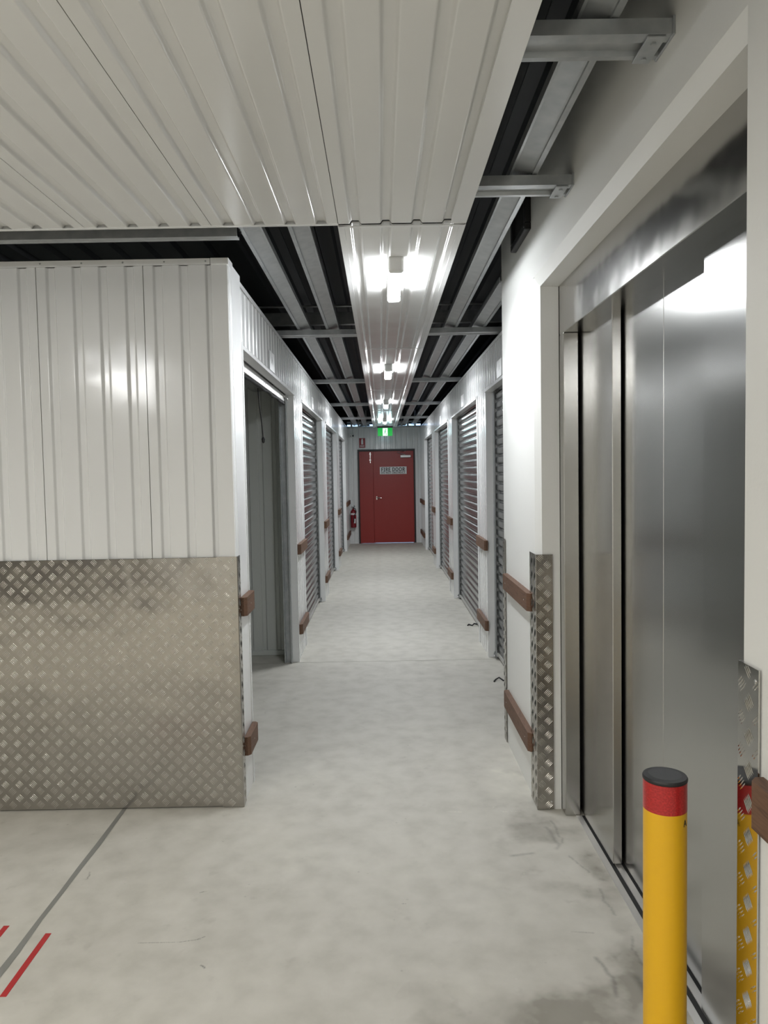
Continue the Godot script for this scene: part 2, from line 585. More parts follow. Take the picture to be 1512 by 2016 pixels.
# ------------------------------------------------------------------ rails, doors, piers
# bumper rail along z on a wall whose face is x and whose outward side is n (+1 or -1)
func rail(label: String, x: float, n: float, z0: float, z1: float, y0: float, y1: float) -> void:
	var t := thing("bumper_rail", label, "bumper rail", Vector3(x, y0, (z0 + z1) / 2), "brown timber bumper rails")
	var L := absf(z0 - z1) / 2
	var poly := PackedVector2Array([Vector2(-L, 0), Vector2(-L, 0.016), Vector2(-L + 0.016, 0.03), Vector2(L - 0.016, 0.03), Vector2(L, 0.016), Vector2(L, 0)])
	obj("board", prismm(poly, Vector3(0, 0, 0), Vector3(0, 0, 1), Vector3(n, 0, 0), Vector3(0, y1 - y0, 0)), M.wood, t)
	for e in ([-1, 1] if L > 0.15 else [0]):
		var s := lathe(PackedVector2Array([Vector2(0, 0.0012), Vector2(0.003, 0.0008), Vector2(0.0036, 0)]), 8)
		var o := obj("screw", s, M.chrome, t, Vector3(n * 0.03, (y1 - y0) / 2, e * (L - 0.09)))
		o.rotation.z = -n * PI / 2

var slat_cache := {}
func slat_mesh(length: float, n: float) -> ArrayMesh:
	var key := "%.3f %d" % [length, int(n)]
	if not slat_cache.has(key):
		var prof := PackedVector2Array()
		var p := 0.0752
		for q in [[0.0, 0.0], [0.06, 0.0004], [0.11, 0.003], [0.17, 0.0095], [0.21, 0.0125], [0.27, 0.0138], [0.5, 0.0142], [0.73, 0.0138], [0.79, 0.0125], [0.83, 0.0095], [0.89, 0.003], [0.94, 0.0004], [1.0, 0.0]]:
			prof.append(Vector2(q[0] * p, q[1]))
		var st := newst()
		sheet(st, prof, 0.0012, Vector3(0, 0, length / 2), Vector3.UP, Vector3(0, 0, -length), Vector3(n, 0, 0), true)
		slat_cache[key] = done(st)
	return slat_cache[key]

# opening from z0 (near) to z1 (far) in the wall whose face is x, outward side n
func roller_door(label: String, x: float, n: float, z0: float, z1: float, open := false, latch := true, cord := 0) -> void:
	var zc := (z0 + z1) / 2
	var L := absf(z0 - z1)
	var t := thing("roller_door", label, "roller door", Vector3(x - n * 0.085, 0, zc), "grey roller doors of the storage units")
	# guides
	for e in [-1, 1]:
		var ze: float = e * (L / 2 - 0.004)
		var g := PackedVector2Array([Vector2(0, -0.028), Vector2(0.05, -0.028), Vector2(0.05, -0.020), Vector2(0.006, -0.020), Vector2(0.006, 0.026), Vector2(0.05, 0.026), Vector2(0.05, 0.034), Vector2(0, 0.034)])
		obj("guide", prismm(g, Vector3(0, 0.0, ze), Vector3(0, 0, -e), Vector3(n, 0, 0), Vector3(0, 2.3, 0)), M.galv, t)
	if not open:
		var sm := slat_mesh(L - 0.03, n)
		for k in 30:
			obj("slat", sm, M.door, t, Vector3(0, 0.052 + k * 0.0752, 0))
		obj("bottom_rail", cutm(Vector3(-0.012, 0.014, -L / 2 + 0.015), Vector3(0.016, 0.054, L / 2 - 0.015), 0.003) if n > 0 else cutm(Vector3(-0.016, 0.014, -L / 2 + 0.015), Vector3(0.012, 0.054, L / 2 - 0.015), 0.003), M.alu, t)
		obj("seal", cutm(Vector3(-0.01, 0.0, -L / 2 + 0.015), Vector3(0.01, 0.015, L / 2 - 0.015), 0.003), M.rubber, t)
		if latch:
			var st := newst()
			cut_box(st, Vector3(-0.006, 0.02, -0.045), Vector3(0.006, 0.06, 0.03), 0.002)
			tube(st, [Vector3(n * 0.012, 0.05, -0.06), Vector3(n * 0.022, 0.045, -0.04), Vector3(n * 0.026, 0.03, -0.02), Vector3(n * 0.018, 0.022, 0.0)], 0.006)
			obj("latch", done(st), M.chrome, t, Vector3(n * 0.022, 0, -L / 2 + 0.07))
		if cord == 1:
			obj("pull_cord", tubem([Vector3(n * 0.015, 0.012, 0.0), Vector3(n * 0.04, 0.006, 0.02), Vector3(n * 0.085, 0.008, -0.01), Vector3(n * 0.11, 0.02, -0.05), Vector3(n * 0.14, 0.006, -0.04), Vector3(n * 0.155, 0.005, 0.0)], 0.006), M.black, t, Vector3(0, 0, L * -0.07))
		if cord == 2:
			obj("pull_cord", tubem([Vector3(n * 0.015, 0.012, 0.0), Vector3(n * 0.05, 0.02, 0.01), Vector3(n * 0.07, 0.006, 0.03), Vector3(n * 0.1, 0.008, -0.02), Vector3(n * 0.115, 0.005, 0.02)], 0.008), M.black, t, Vector3(0, 0, L * 0.2))
	else:
		var br := obj("bottom_rail", cutm(Vector3(-0.008, 2.178, -L / 2 + 0.01), Vector3(0.022, 2.236, L / 2 - 0.01), 0.003), M.alu, t)
		for e in [0.10, 0.16]:
			obj("bolt_hole", cutm(Vector3(0.0215, 2.198, -e - 0.006), Vector3(0.0228, 2.210, -e + 0.006), 0.0005), M.black, br)
		# the seal sags a little between its clips
		var pts := []
		for k in 25:
			pts.append(Vector3(0.012 + 0.004 * sin(k * 1.7), 2.170 - 0.006 * absf(sin(k * 0.62)), L / 2 - 0.02 - k * (L - 0.04) / 24))
		obj("seal", tubem(pts, 0.011, 8), M.rubber, t)
		var roll := PackedVector2Array()
		for k in 40:
			var a := TAU * k / 40
			roll.append(Vector2(cos(a), sin(a)) * (0.165 + 0.004 * sin(k * 5.0)))
		obj("rolled_curtain", prismm(roll, Vector3(-0.19, 2.43, L / 2 - 0.02), Vector3.RIGHT, Vector3.UP, Vector3(0, 0, -L + 0.04)), M.door, t)
		var lt := newst()
		cut_box(lt, Vector3(0.02, 2.205, -0.03), Vector3(0.036, 2.228, 0.03), 0.002)
		tube(lt, [Vector3(0.03, 2.216, -0.05), Vector3(0.03, 2.216, 0.05)], 0.008)
		tube(lt, [Vector3(0.036, 2.216, 0.0), Vector3(0.05, 2.2, 0.01), Vector3(0.05, 2.185, 0.0)], 0.006)
		obj("latch", done(lt), M.chrome, t, Vector3(0, 0, -L / 2 + 0.09))
		var cz := zc - -5.02
		obj("pull_cord", tubem([Vector3(-0.02, 2.17, cz), Vector3(-0.018, 2.05, cz - 0.04), Vector3(-0.012, 1.94, cz - 0.085), Vector3(-0.01, 1.83, cz - 0.12)], 0.004), M.black, t)
		obj("cord_knob", lathe(PackedVector2Array([Vector2(0, -0.03), Vector2(0.01, -0.022), Vector2(0.012, 0.0), Vector2(0.006, 0.014), Vector2(0, 0.016)]), 10), M.black, t, Vector3(-0.01, 1.83, cz - 0.12))

# L-shaped folded trim round the edge of an opening; "into" is the z direction towards the opening
func jamb(parent: Node, x: float, n: float, z: float, into: float) -> void:
	var g := PackedVector2Array([Vector2(0, 0.006), Vector2(0, -0.095), Vector2(-0.003, -0.095), Vector2(-0.003, -0.002), Vector2(-0.055, -0.002), Vector2(-0.058, 0.004), Vector2(-0.004, 0.006)])
	obj("jamb_trim", prismm(g, Vector3(x, 0, z), Vector3(0, 0, into), Vector3(n, 0, 0), Vector3(0, 2.262, 0)), M.flash, parent)

func head(parent: Node, x: float, n: float, z0: float, z1: float) -> void:
	var g := PackedVector2Array([Vector2(0.014, 2.236), Vector2(0.014, 2.256), Vector2(0.006, 2.266), Vector2(0.002, 2.266), Vector2(0.002, 2.240), Vector2(-0.05, 2.240), Vector2(-0.05, 2.236)])
	obj("head_trim", prismm(g, Vector3(x, 0, z0), Vector3(n, 0, 0), Vector3.UP, Vector3(0, 0, z1 - z0)), M.flash, parent)

func corridor_wall(called: String, x: float, n: float, start: float, openings: Array) -> void:
	var w := structure(called, "white ribbed steel storage wall with roller door openings")
	var N := Vector3(n, 0, 0)
	var z := start
	for o in openings:
		if z - o[0] > 0.03:
			clad(w, Vector3(x, 0.0, z), Vector3.FORWARD, Vector3.UP, N, z - o[0], 2.566, M.white, 0.02, "pier_panel")
		clad(w, Vector3(x, 2.24, o[0]), Vector3.FORWARD, Vector3.UP, N, o[0] - o[1], 0.326, M.white, 0.0, "fascia_panel")
		jamb(w, x, n, o[0], -1)
		jamb(w, x, n, o[1], 1)
		head(w, x, n, o[0] + 0.03, o[1] - 0.03)
		z = o[1]
	clad(w, Vector3(x, 0.0, z), Vector3.FORWARD, Vector3.UP, N, z - ZE, 2.566, M.white, 0.02, "pier_panel")
	# folded cap on top
	var g := PackedVector2Array([Vector2(0.008, 2.556), Vector2(0.008, WT), Vector2(-0.09, WT), Vector2(-0.09, 2.54), Vector2(-0.088, 2.54), Vector2(-0.088, WT - 0.003), Vector2(0.005, WT - 0.003), Vector2(0.005, 2.556)])
	obj("cap", prismm(g, Vector3(x, 0, start), N, Vector3.UP, Vector3(0, 0, ZE - start)), M.flash, w)
	# studs behind the sheets
	for o in openings:
		for e in 2:
			var zz: float = o[e] + (0.02 if e == 0 else -0.07)
			var a := Vector3(minf(x - n * 0.012, x - n * 0.09), 0, zz)
			obj("stud", boxm(a, Vector3(maxf(x - n * 0.012, x - n * 0.09), 2.55, zz + 0.05)), M.galv, w)
	# backs: the units' inner lining
	z = start
	for o in openings:
		var s0 := minf(x - n * 0.10, x - n * 0.095)
		var s1 := maxf(x - n * 0.10, x - n * 0.095)
		if z - o[0] > 0.03:
			obj("lining", boxm(Vector3(s0, 0, o[0]), Vector3(s1, 2.55, z)), M.partition, w)
		z = o[1]

# ------------------------------------------------------------------ the scene
func _ready() -> void:
	# --- camera, sky, exposure
	var cam := Camera3D.new()
	cam.name = "camera"
	cam.fov = 67.80
	cam.position = Vector3(0, 1.58, 0)
	cam.rotation_degrees = Vector3(-2.942, -0.176, -1.031)
	cam.near = 0.05
	add_child(cam)
	cam.current = true
	var env := Environment.new()
	env.background_mode = Environment.BG_COLOR
	env.background_color = Color(0.62, 0.76, 0.92)
	env.background_energy_multiplier = 1.2
	env.tonemap_mode = Environment.TONE_MAPPER_LINEAR
	env.tonemap_exposure = 2.3
	env.sdfgi_enabled = true
	env.ssao_enabled = true
	env.ssil_enabled = true
	var we := WorldEnvironment.new()
	we.name = "environment"
	we.environment = env
	add_child(we)
	make_materials()
	make_bar()
	# --- lamps
	var cool := Color(0.97, 0.985, 1.0)
	var warm := Color(1.0, 0.98, 0.945)
	var ord := ["first", "second", "third", "fourth"]
	for k in 4:
		batten_light("lit white LED batten light on the corridor strip, %s from the lift" % ord[k], Vector3(0.085, YC, -3.49 - 3.37 * k), 0.0, 0.6 if k == 0 else 1.15, cool)
	batten_light("lit white LED batten light on the hall ceiling behind the diamond plate wall", Vector3(-1.98, YC, -0.25), PI / 2, 1.3, warm)
	batten_light("lit white LED batten light on the hall ceiling beside the lift's near wall", Vector3(-0.3, YC, 1.1), PI / 2, 1.2, warm)
	batten_light("lit white LED batten light far along the hall ceiling from the lift", Vector3(-4.4, YC, -0.25), PI / 2, 1.3, warm)
	batten_light("lit white LED batten light on the hall ceiling near the white back wall", Vector3(-2.4, YC, 1.5), PI / 2, 1.2, warm)
	build_shell()
	build_front_wall()
	build_left()
	build_right()
	build_lift()
	build_ceiling()
	build_end()
	build_small()

func build_shell() -> void:
	# floor
	var f := structure("floor", "pale grey concrete floor")
	var st := newst()
	st.set_uv(Vector2.ZERO)
	st.set_uv2(Vector2.ZERO)
	box(st, Vector3(-6.2, -0.15, -6.328), Vector3(3.0, -0.01, 3.8))
	for q in [[Vector3(-6.2, 0, -6.328), Vector3(3.0, 0, -6.328), Vector3(3.0, 0, 3.8), Vector3(-6.2, 0, 3.8)]]:
		for k in [0, 1, 2, 0, 2, 3]:
			var p: Vector3 = q[k]
			st.set_uv(Vector2(p.x, p.z))
			st.set_uv2(Vector2((p.x - MX0) / MW, (p.z - MZ0) / MD))
			st.set_normal(Vector3.UP)
			st.add_vertex(p)
	obj("slab", done(st), M.near_slab, f)
	obj("slab", boxm(Vector3(-6.2, -0.15, -19.5), Vector3(3.0, 0.0, -6.334)), M.far_slab, f)
	# the sealed saw cut
	var s := newst()
	var rng := RandomNumberGenerator.new()
	rng.seed = 12
	var last := Vector2(-1.262, -1.24)
	for k in 41:
		var z := 3.7 - 7.27 * k / 40.0
		var e := Vector2(-1.262 + rng.randf_range(-0.004, 0.003), -1.240 + rng.randf_range(-0.003, 0.004))
		if k > 0:
			var zp := 3.7 - 7.27 * (k - 1) / 40.0
			quad(s, Vector3(last.x, 0.0012, zp), Vector3(last.y, 0.0012, zp), Vector3(e.y, 0.0012, z), Vector3(e.x, 0.0012, z), Vector3.UP)
		last = e
	obj("sealant_joint", done(s), M.sealant, f)
	# outer walls and the upper deck
	var w := structure("wall_outer")
	obj("wall_side", boxm(Vector3(-6.3, 0, -17.2), Vector3(-6.2, 3.1, 3.9)), M.paint, w)
	obj("wall_shaft", boxm(Vector3(3.0, 0, -17.2), Vector3(3.1, 3.1, 3.9)), M.gap, w)
	var wb := structure("wall_back", "white painted wall closing the hall")
	obj("wall_face", boxm(Vector3(-2.75, 0, 3.0), Vector3(0.71, 3.1, 3.1)), M.paint, wb)
	obj("wall_face", boxm(Vector3(-6.2, 0, 3.6), Vector3(-2.75, 3.1, 3.7)), M.hall_door, wb)
	obj("wall_return", boxm(Vector3(-2.85, 0, 3.1), Vector3(-2.75, 3.1, 3.65)), M.paint, wb)
	var d := structure("ceiling_deck", "black ribbed upper deck")
	var prof := PackedVector2Array()
	for k in 5:
		prof.append_array([Vector2(k * 0.2, 0), Vector2(k * 0.2 + 0.085, 0), Vector2(k * 0.2 + 0.1, -0.03), Vector2(k * 0.2 + 0.16, -0.03), Vector2(k * 0.2 + 0.175, 0)])
	var ds := newst()
	sheet(ds, prof, 0.004, Vector3(0, 0, 3.8), Vector3.RIGHT, Vector3(0, 0, -22.3), Vector3.DOWN)
	var dm := done(ds)
	for k in 10:
		obj("deck_sheet", dm, M.deck, d, Vector3(-6.2 + k * 0.975, DECK, 0))
	obj("roof_slab", boxm(Vector3(-6.3, DECK + 0.04, -19.5), Vector3(3.6, DECK + 0.14, 3.9)), M.deck, d)

func build_front_wall() -> void:
	var w := structure("wall_front", "white ribbed steel wall facing the hall")
	# seams at -1.081 and every cover width to the left
	for k in 9:
		var left := -1.575 - 0.494 * (k - 1)
		var u1 := COVER if k > 0 else 0.376
		obj("panel", panel_mesh(0.0015, u1 - 0.0015, 2.545, Vector3.RIGHT, Vector3.UP, Vector3.BACK), M.white, w, Vector3(left, 0.008, ZF))
	var g := PackedVector2Array([Vector2(-0.768, 0.0), Vector2(-0.766, 0.005), Vector2(-0.692, 0.005), Vector2(-0.687, 0.0), Vector2(-0.687, -0.29), Vector2(-0.691, -0.29), Vector2(-0.691, -0.001), Vector2(-0.768, -0.003)])
	obj("corner_trim", prismm(g, Vector3(0, 0, ZF), Vector3.RIGHT, Vector3.BACK, Vector3(0, 2.572, 0)), M.flash, w)
	# bead down the corner piece's corridor side and its cap
	obj("corner_bead", cutm(Vector3(-0.692, 0, ZF - 0.06), Vector3(-0.684, 2.572, ZF - 0.045), 0.0025), M.flash, w)
	obj("jamb_trim", prismm(PackedVector2Array([Vector2(-0.71, -0.305), Vector2(-0.682, -0.305), Vector2(-0.682, -0.285), Vector2(-0.71, -0.285)]), Vector3(0, 0, ZF), Vector3.RIGHT, Vector3.BACK, Vector3(0, 2.25, 0)), M.flash, w)
	var c := PackedVector2Array([Vector2(0.008, 2.552), Vector2(0.008, WT), Vector2(-0.09, WT), Vector2(-0.09, 2.54), Vector2(-0.088, 2.54), Vector2(-0.088, WT - 0.003), Vector2(0.005, WT - 0.003), Vector2(0.005, 2.552)])
	obj("cap", prismm(c, Vector3(-6.2, 0, ZF), Vector3.BACK, Vector3.UP, Vector3(5.43, 0, 0)), M.flash, w)
	obj("cap_corner", cutm(Vector3(-0.768, 2.552, ZF - 0.09), Vector3(-0.684, WT + 0.002, ZF + 0.009), 0.002), M.flash, w)
	obj("lining", boxm(Vector3(-6.2, 0, ZF - 0.10), Vector3(-0.80, 2.55, ZF - 0.095)), M.partition, w)
	for k in 14:
		obj("rivet", lathe(PackedVector2Array([Vector2(0, 0.0022), Vector2(0.0035, 0.0014), Vector2(0.0045, 0)]), 8), M.galv, w, Vector3(-0.79 - k * 0.19, 2.567, ZF + 0.008)).rotation.x = PI / 2
	# tread plate sheet and corner guard
	var t := thing("tread_plate", "large aluminium tread plate sheet covering the lower white wall", "tread plate", Vector3(-1.78, 0.006, ZF + 0.006))
	obj("sheet", cutm(Vector3(-1.0, 0, 0), Vector3(1.004, 1.193, 0.004), 0.001), M.tread, t)
	tread(t, Vector3(-1.0, 0, 0.004), Vector3.RIGHT, Vector3.UP, Vector3.BACK, 2.004, 1.193, Vector2(0.01, 0.025))
	var q := thing("corner_guard", "tread plate angle guarding the corner beside the open storage unit", "corner guard", Vector3(-0.730, 0.004, ZF + 0.010))
	var l := PackedVector2Array([Vector2(-0.048, 0), Vector2(-0.048, 0.003), Vector2(0.047, 0.003), Vector2(0.050, 0.0), Vector2(0.050, -0.062), Vector2(0.047, -0.062), Vector2(0.047, -0.0005)])
	obj("angle", prismm(l, Vector3.ZERO, Vector3.RIGHT, Vector3.BACK, Vector3(0, 1.197, 0)), M.tread, q)
	tread(q, Vector3(-0.048, 0, 0.003), Vector3.RIGHT, Vector3.UP, Vector3.BACK, 0.096, 1.197, Vector2(0.04, 0.02))
	tread(q, Vector3(0.050, 0, -0.002), Vector3.FORWARD, Vector3.UP, Vector3.RIGHT, 0.06, 1.197, Vector2(0.03, 0.05))

const LO := [[-3.87, -6.36], [-7.03, -9.38], [-10.05, -12.40], [-13.07, -15.42]]
const RO := [[-4.62, -6.40], [-7.02, -9.44], [-10.05, -12.46], [-13.07, -15.48]]

func build_left() -> void:
	corridor_wall("wall_left", XL, 1, -3.62, LO)
	roller_door("raised roller door rolled up over the open storage unit", XL, 1, LO[0][0], LO[0][1], true)
	roller_door("closed grey roller door next to the open storage unit", XL, 1, LO[1][0], LO[1][1])
	roller_door("closed grey roller door, second along from the open storage unit", XL, 1, LO[2][0], LO[2][1])
	roller_door("closed grey roller door, third along from the open unit, by the fire extinguisher", XL, 1, LO[3][0], LO[3][1])
	# inside of the open unit
	var p := structure("wall_partition", "grey ribbed partition inside the open storage unit")
	clad(p, Vector3(-3.6, 0.04, -6.62), Vector3.RIGHT, Vector3.UP, Vector3.BACK, 2.78, 2.52, M.partition, 0.1)
	obj("base_channel", cutm(Vector3(-3.6, 0, -6.66), Vector3(-0.81, 0.045, -6.605), 0.004), M.partition, p)
	clad(p, Vector3(-3.6, 0.0, -3.67), Vector3.FORWARD, Vector3.UP, Vector3.RIGHT, 2.95, 2.55, M.partition)
	obj("end_post", boxm(Vector3(-0.815, 0, -6.62), Vector3(-0.81, 2.55, -6.36)), M.partition, p)
	# rails
	var where := ["on the pier just beyond the open unit", "on the second pier beyond the open unit", "on the third pier beyond the open unit", "beside the fire extinguisher"]
	rail("short upper brown timber bumper rail at the corner of the tread plate wall", -0.684, 1, -3.625, -3.862, 0.905, 0.995)
	rail("short lower brown timber bumper rail at the corner of the tread plate wall", -0.684, 1, -3.625, -3.862, 0.225, 0.315)
	var zs := [[-6.40, -6.99], [-9.42, -10.01], [-12.44, -13.03], [-15.46, -16.95]]
	for k in 4:
		rail("upper brown timber bumper rail " + where[k], XL + 0.004, 1, zs[k][0], zs[k][1], 0.905, 0.99)
		rail("lower brown timber bumper rail " + where[k], XL + 0.004, 1, zs[k][0], zs[k][1], 0.225, 0.31)

func build_right() -> void:
	corridor_wall("wall_right", XR, -1, -4.42, RO)
	roller_door("closed grey roller door partly hidden behind the white lift pillar", XR, -1, RO[0][0], RO[0][1], false, true, 1)
	roller_door("closed grey roller door, second from the white lift pillar", XR, -1, RO[1][0], RO[1][1], false, true, 2)
	roller_door("closed grey roller door, third from the white lift pillar", XR, -1, RO[2][0], RO[2][1])
	roller_door("closed grey roller door, fourth from the lift pillar, beside the fire door", XR, -1, RO[3][0], RO[3][1])
	var where := ["on the first pier beyond the lift pillar", "on the second pier beyond the lift pillar", "on the third pier beyond the lift pillar", "on the lift's side just before the fire door"]
	var zs := [[-6.36, -6.95], [-9.46, -10.03], [-12.48, -13.04], [-15.52, -16.95]]
	for k in 4:
		rail("upper brown timber bumper rail " + where[k], XR - 0.004, -1, zs[k][0], zs[k][1], 0.912, 0.997)
		rail("lower brown timber bumper rail " + where[k], XR - 0.004, -1, zs[k][0], zs[k][1], 0.232, 0.317)
	rail("upper brown timber bumper rail on the white lift pillar", XP, -1, -3.575, -4.31, 0.912, 0.997)
	rail("lower brown timber bumper rail on the white lift pillar", XP, -1, -3.575, -4.31, 0.235, 0.325)
	rail("upper brown timber bumper rail on the white wall beside the bollard", XP, -1, -1.405, 1.9, 0.905, 0.995)
	rail("lower brown timber bumper rail on the white wall beside the bollard", XP, -1, -1.405, 1.9, 0.235, 0.325)

func build_lift() -> void:
	var w := structure("wall_pillar", "white painted pillar between the lift and the storage units")
	obj("pillar", prismm(PackedVector2Array([Vector2(XP, -4.42), Vector2(XP, -3.525), Vector2(0.732, -3.475), Vector2(0.814, -3.475), Vector2(0.814, -3.506), Vector2(1.4, -3.506), Vector2(1.4, -4.42)]), Vector3.ZERO, Vector3.RIGHT, Vector3.BACK, Vector3(0, 2.452, 0)), M.paint, w)
	w = structure("wall_lintel", "white painted wall above the lift doors")
	obj("upper_wall", boxm(Vector3(XP, 2.452, -4.42), Vector3(1.4, DECK + 0.02, 3.8)), M.paint, w)
	obj("lintel_edge", prismm(PackedVector2Array([Vector2(XP, 2.452), Vector2(0.732, 2.405), Vector2(0.85, 2.405), Vector2(0.85, 2.452)]), Vector3(0, 0, -3.5), Vector3.RIGHT, Vector3.UP, Vector3(0, 0, 2.02)), M.paint, w)
	w = structure("wall_near", "white painted wall beside the lift")
	obj("side_wall", prismm(PackedVector2Array([Vector2(XP, 3.8), Vector2(XP, -1.485), Vector2(0.715, -1.49), Vector2(0.85, -1.49), Vector2(1.4, -1.49), Vector2(1.4, 3.8)]), Vector3.ZERO, Vector3.RIGHT, Vector3.BACK, Vector3(0, 2.452, 0)), M.paint, w)
	w = structure("wall_shaft", "dark shaft behind the lift doors")
	obj("shaft_lining", boxm(Vector3(1.08, 0, -3.504), Vector3(1.12, 2.45, -1.491)), M.gap, w)

	upright_uv = true
	var t := thing("elevator", "brushed stainless steel goods lift doors with portal frame", "lift", Vector3(0.9, 0, -2.5))
	var rel := Vector3(-0.9, 0, 2.5)
	var put := func(called: String, lo: Vector3, hi: Vector3, r: float, m: Material) -> MeshInstance3D: return obj(called, cutm(lo + rel, hi + rel, r), m, t)
	put.call("header", Vector3(0.816, 2.186, -3.502), Vector3(0.845, 2.412, -1.492), 0.002, M.mirror)
	put.call("header_soffit", Vector3(0.8175, 2.1855, -3.50), Vector3(0.99, 2.1905, -1.492), 0.001, M.steel)
	put.call("jamb", Vector3(0.816, 0.0, -3.502), Vector3(0.884, 2.186, -3.402), 0.003, M.steel)
	put.call("jamb", Vector3(0.816, 0.0, -1.60), Vector3(0.884, 2.186, -1.492), 0.003, M.steel)
	put.call("door_panel", Vector3(0.894, 0.012, -3.47), Vector3(0.930, 2.2, -2.945), 0.0025, M.steel)
	put.call("door_panel", Vector3(0.938, 0.012, -3.05), Vector3(0.968, 2.2, -2.5305), 0.0015, M.steel)
	put.call("door_panel", Vector3(0.938, 0.012, -2.5285), Vector3(0.968, 2.2, -2.05), 0.0015, M.steel)
	put.call("door_panel", Vector3(0.899, 0.012, -2.126), Vector3(0.930, 2.2, -1.55), 0.0025, M.steel)
	var sill := put.call("sill", Vector3(0.862, -0.004, -3.40), Vector3(0.888, 0.004, -1.60), 0.001, M.alu) as MeshInstance3D
	obj("sill_strip", cutm(Vector3(0.906, -0.004, -3.40) + rel, Vector3(0.932, 0.004, -1.60) + rel, 0.001), M.alu, sill)
	obj("sill_groove", cutm(Vector3(0.888, -0.004, -3.40) + rel, Vector3(0.906, 0.0015, -1.60) + rel, 0.0005), M.gap, sill)
	obj("sill_groove", cutm(Vector3(0.932, -0.004, -3.40) + rel, Vector3(0.98, 0.0015, -1.60) + rel, 0.0005), M.gap, sill)

	upright_uv = false
	# corner guards on the shaft wall
	var g := thing("corner_guard", "narrow tread plate angle on the white pillar between rail and lift", "corner guard", Vector3(0.70, 0.004, -3.466))
	var l := PackedVector2Array([Vector2(0.0, -0.145), Vector2(0.0, -0.003), Vector2(0.003, 0.0), Vector2(0.078, 0.0), Vector2(0.078, -0.003), Vector2(0.003, -0.003), Vector2(0.003, -0.145)])
	obj("angle", prismm(l, Vector3.ZERO, Vector3.RIGHT, Vector3.BACK, Vector3(0, 1.19, 0)), M.tread, g)
	tread(g, Vector3(0, 0, 0), Vector3.RIGHT, Vector3.UP, Vector3.BACK, 0.078, 1.19, Vector2(0.054, 0.02))
	tread(g, Vector3(0, 0, 0), Vector3.FORWARD, Vector3.UP, Vector3.LEFT, 0.145, 1.19, Vector2(0.03, 0.03))
	obj("screw", lathe(PackedVector2Array([Vector2(0, 0.002), Vector2(0.004, 0.0012), Vector2(0.005, 0)]), 8), M.chrome, g, Vector3(0.066, 0.035, 0)).rotation.x = PI / 2
	var h := thing("corner_guard", "tread plate angle on the pillar's corridor edge facing the roller doors", "corner guard", Vector3(0.703, 0.004, -4.427))
	var l2 := PackedVector2Array([Vector2(0.0, 0.075), Vector2(0.0, 0.0), Vector2(0.075, 0.0), Vector2(0.075, 0.003), Vector2(0.003, 0.003), Vector2(0.003, 0.075)])
	obj("angle", prismm(l2, Vector3.ZERO, Vector3.RIGHT, Vector3.BACK, Vector3(0, 1.185, 0)), M.tread, h)
	tread(h, Vector3(0, 0, 0), Vector3.BACK, Vector3.UP, Vector3.LEFT, 0.075, 1.185, Vector2(0.04, 0.02))
	var n := thing("corner_guard", "mirror bright tread plate angle on the wall behind the yellow bollard", "corner guard", Vector3(0.703, 0.004, -1.494))
	var l3 := PackedVector2Array([Vector2(0.0, 0.082), Vector2(0.0, 0.0), Vector2(0.09, 0.0), Vector2(0.09, 0.003), Vector2(0.003, 0.003), Vector2(0.003, 0.082)])
	obj("angle", prismm(l3, Vector3.ZERO, Vector3.RIGHT, Vector3.BACK, Vector3(0, 1.192, 0)), M.bright_plate, n)
	tread(n, Vector3(0, 0, 0), Vector3.BACK, Vector3.UP, Vector3.LEFT, 0.082, 1.192, Vector2(0.012, 0.03), M.bright_plate)
	obj("screw", lathe(PackedVector2Array([Vector2(0, 0.002), Vector2(0.0035, 0.0012), Vector2(0.0045, 0)]), 10), M.chrome, n, Vector3(0, 1.168, 0.07)).rotation.z = PI / 2

	# bollard
	var b := thing("bollard", "yellow steel bollard with red reflective band and black cap before the lift", "bollard", Vector3(0.6155, 0, -1.65))
	obj("post", lathe(PackedVector2Array([Vector2(0.0462, 0.006), Vector2(0.0462, 0.895)]), 48), M.yellow, b)
	obj("reflective_band", lathe(PackedVector2Array([Vector2(0.0462, 0.829), Vector2(0.0466, 0.8292), Vector2(0.0466, 0.893), Vector2(0.0462, 0.893)]), 48), M.band, b)
	obj("cap", lathe(PackedVector2Array([Vector2(0.0462, 0.893), Vector2(0.0475, 0.8945), Vector2(0.0478, 0.899), Vector2(0.046, 0.9025), Vector2(0.035, 0.9045), Vector2(0, 0.905)]), 48), M.black, b)
	obj("base_plate", cutm(Vector3(-0.08, 0, -0.08), Vector3(0.08, 0.008, 0.08), 0.002), M.yellow, b)
	for e in [[-1, -1], [1, -1], [1, 1], [-1, 1]]:
		obj("anchor_bolt", lathe(PackedVector2Array([Vector2(0.011, 0), Vector2(0.011, 0.009), Vector2(0, 0.01)]), 6, false), M.galv, b, Vector3(e[0] * 0.062, 0.008, e[1] * 0.062))
	# the printed lettering starts at the edge that faces the side wall
	var tm := TextMesh.new()
	tm.text = "A"
	tm.font_size = 32
	tm.pixel_size = 0.0006
	tm.depth = 0.0006
	var sf := SystemFont.new()
	sf.font_names = PackedStringArray(["Droid Sans"])
	sf.font_italic = true
	tm.font = sf
	var lt := obj("printed_letter", tm, M.black, b, Vector3(0.0468 * sin(0.72), 0.808, 0.0468 * cos(0.72)))
	lt.rotation.y = 0.72

func c_section(w: float, hgt: float, t: float, lip: float) -> PackedVector2Array:
	# flange down at y = 0, web on the side u = 0, open towards u = w
	return PackedVector2Array([Vector2(0, 0), Vector2(w, 0), Vector2(w, lip), Vector2(w - t, lip), Vector2(w - t, t), Vector2(t, t), Vector2(t, hgt - t), Vector2(w - t, hgt - t), Vector2(w - t, hgt - lip), Vector2(w, hgt - lip), Vector2(w, hgt), Vector2(0, hgt)])

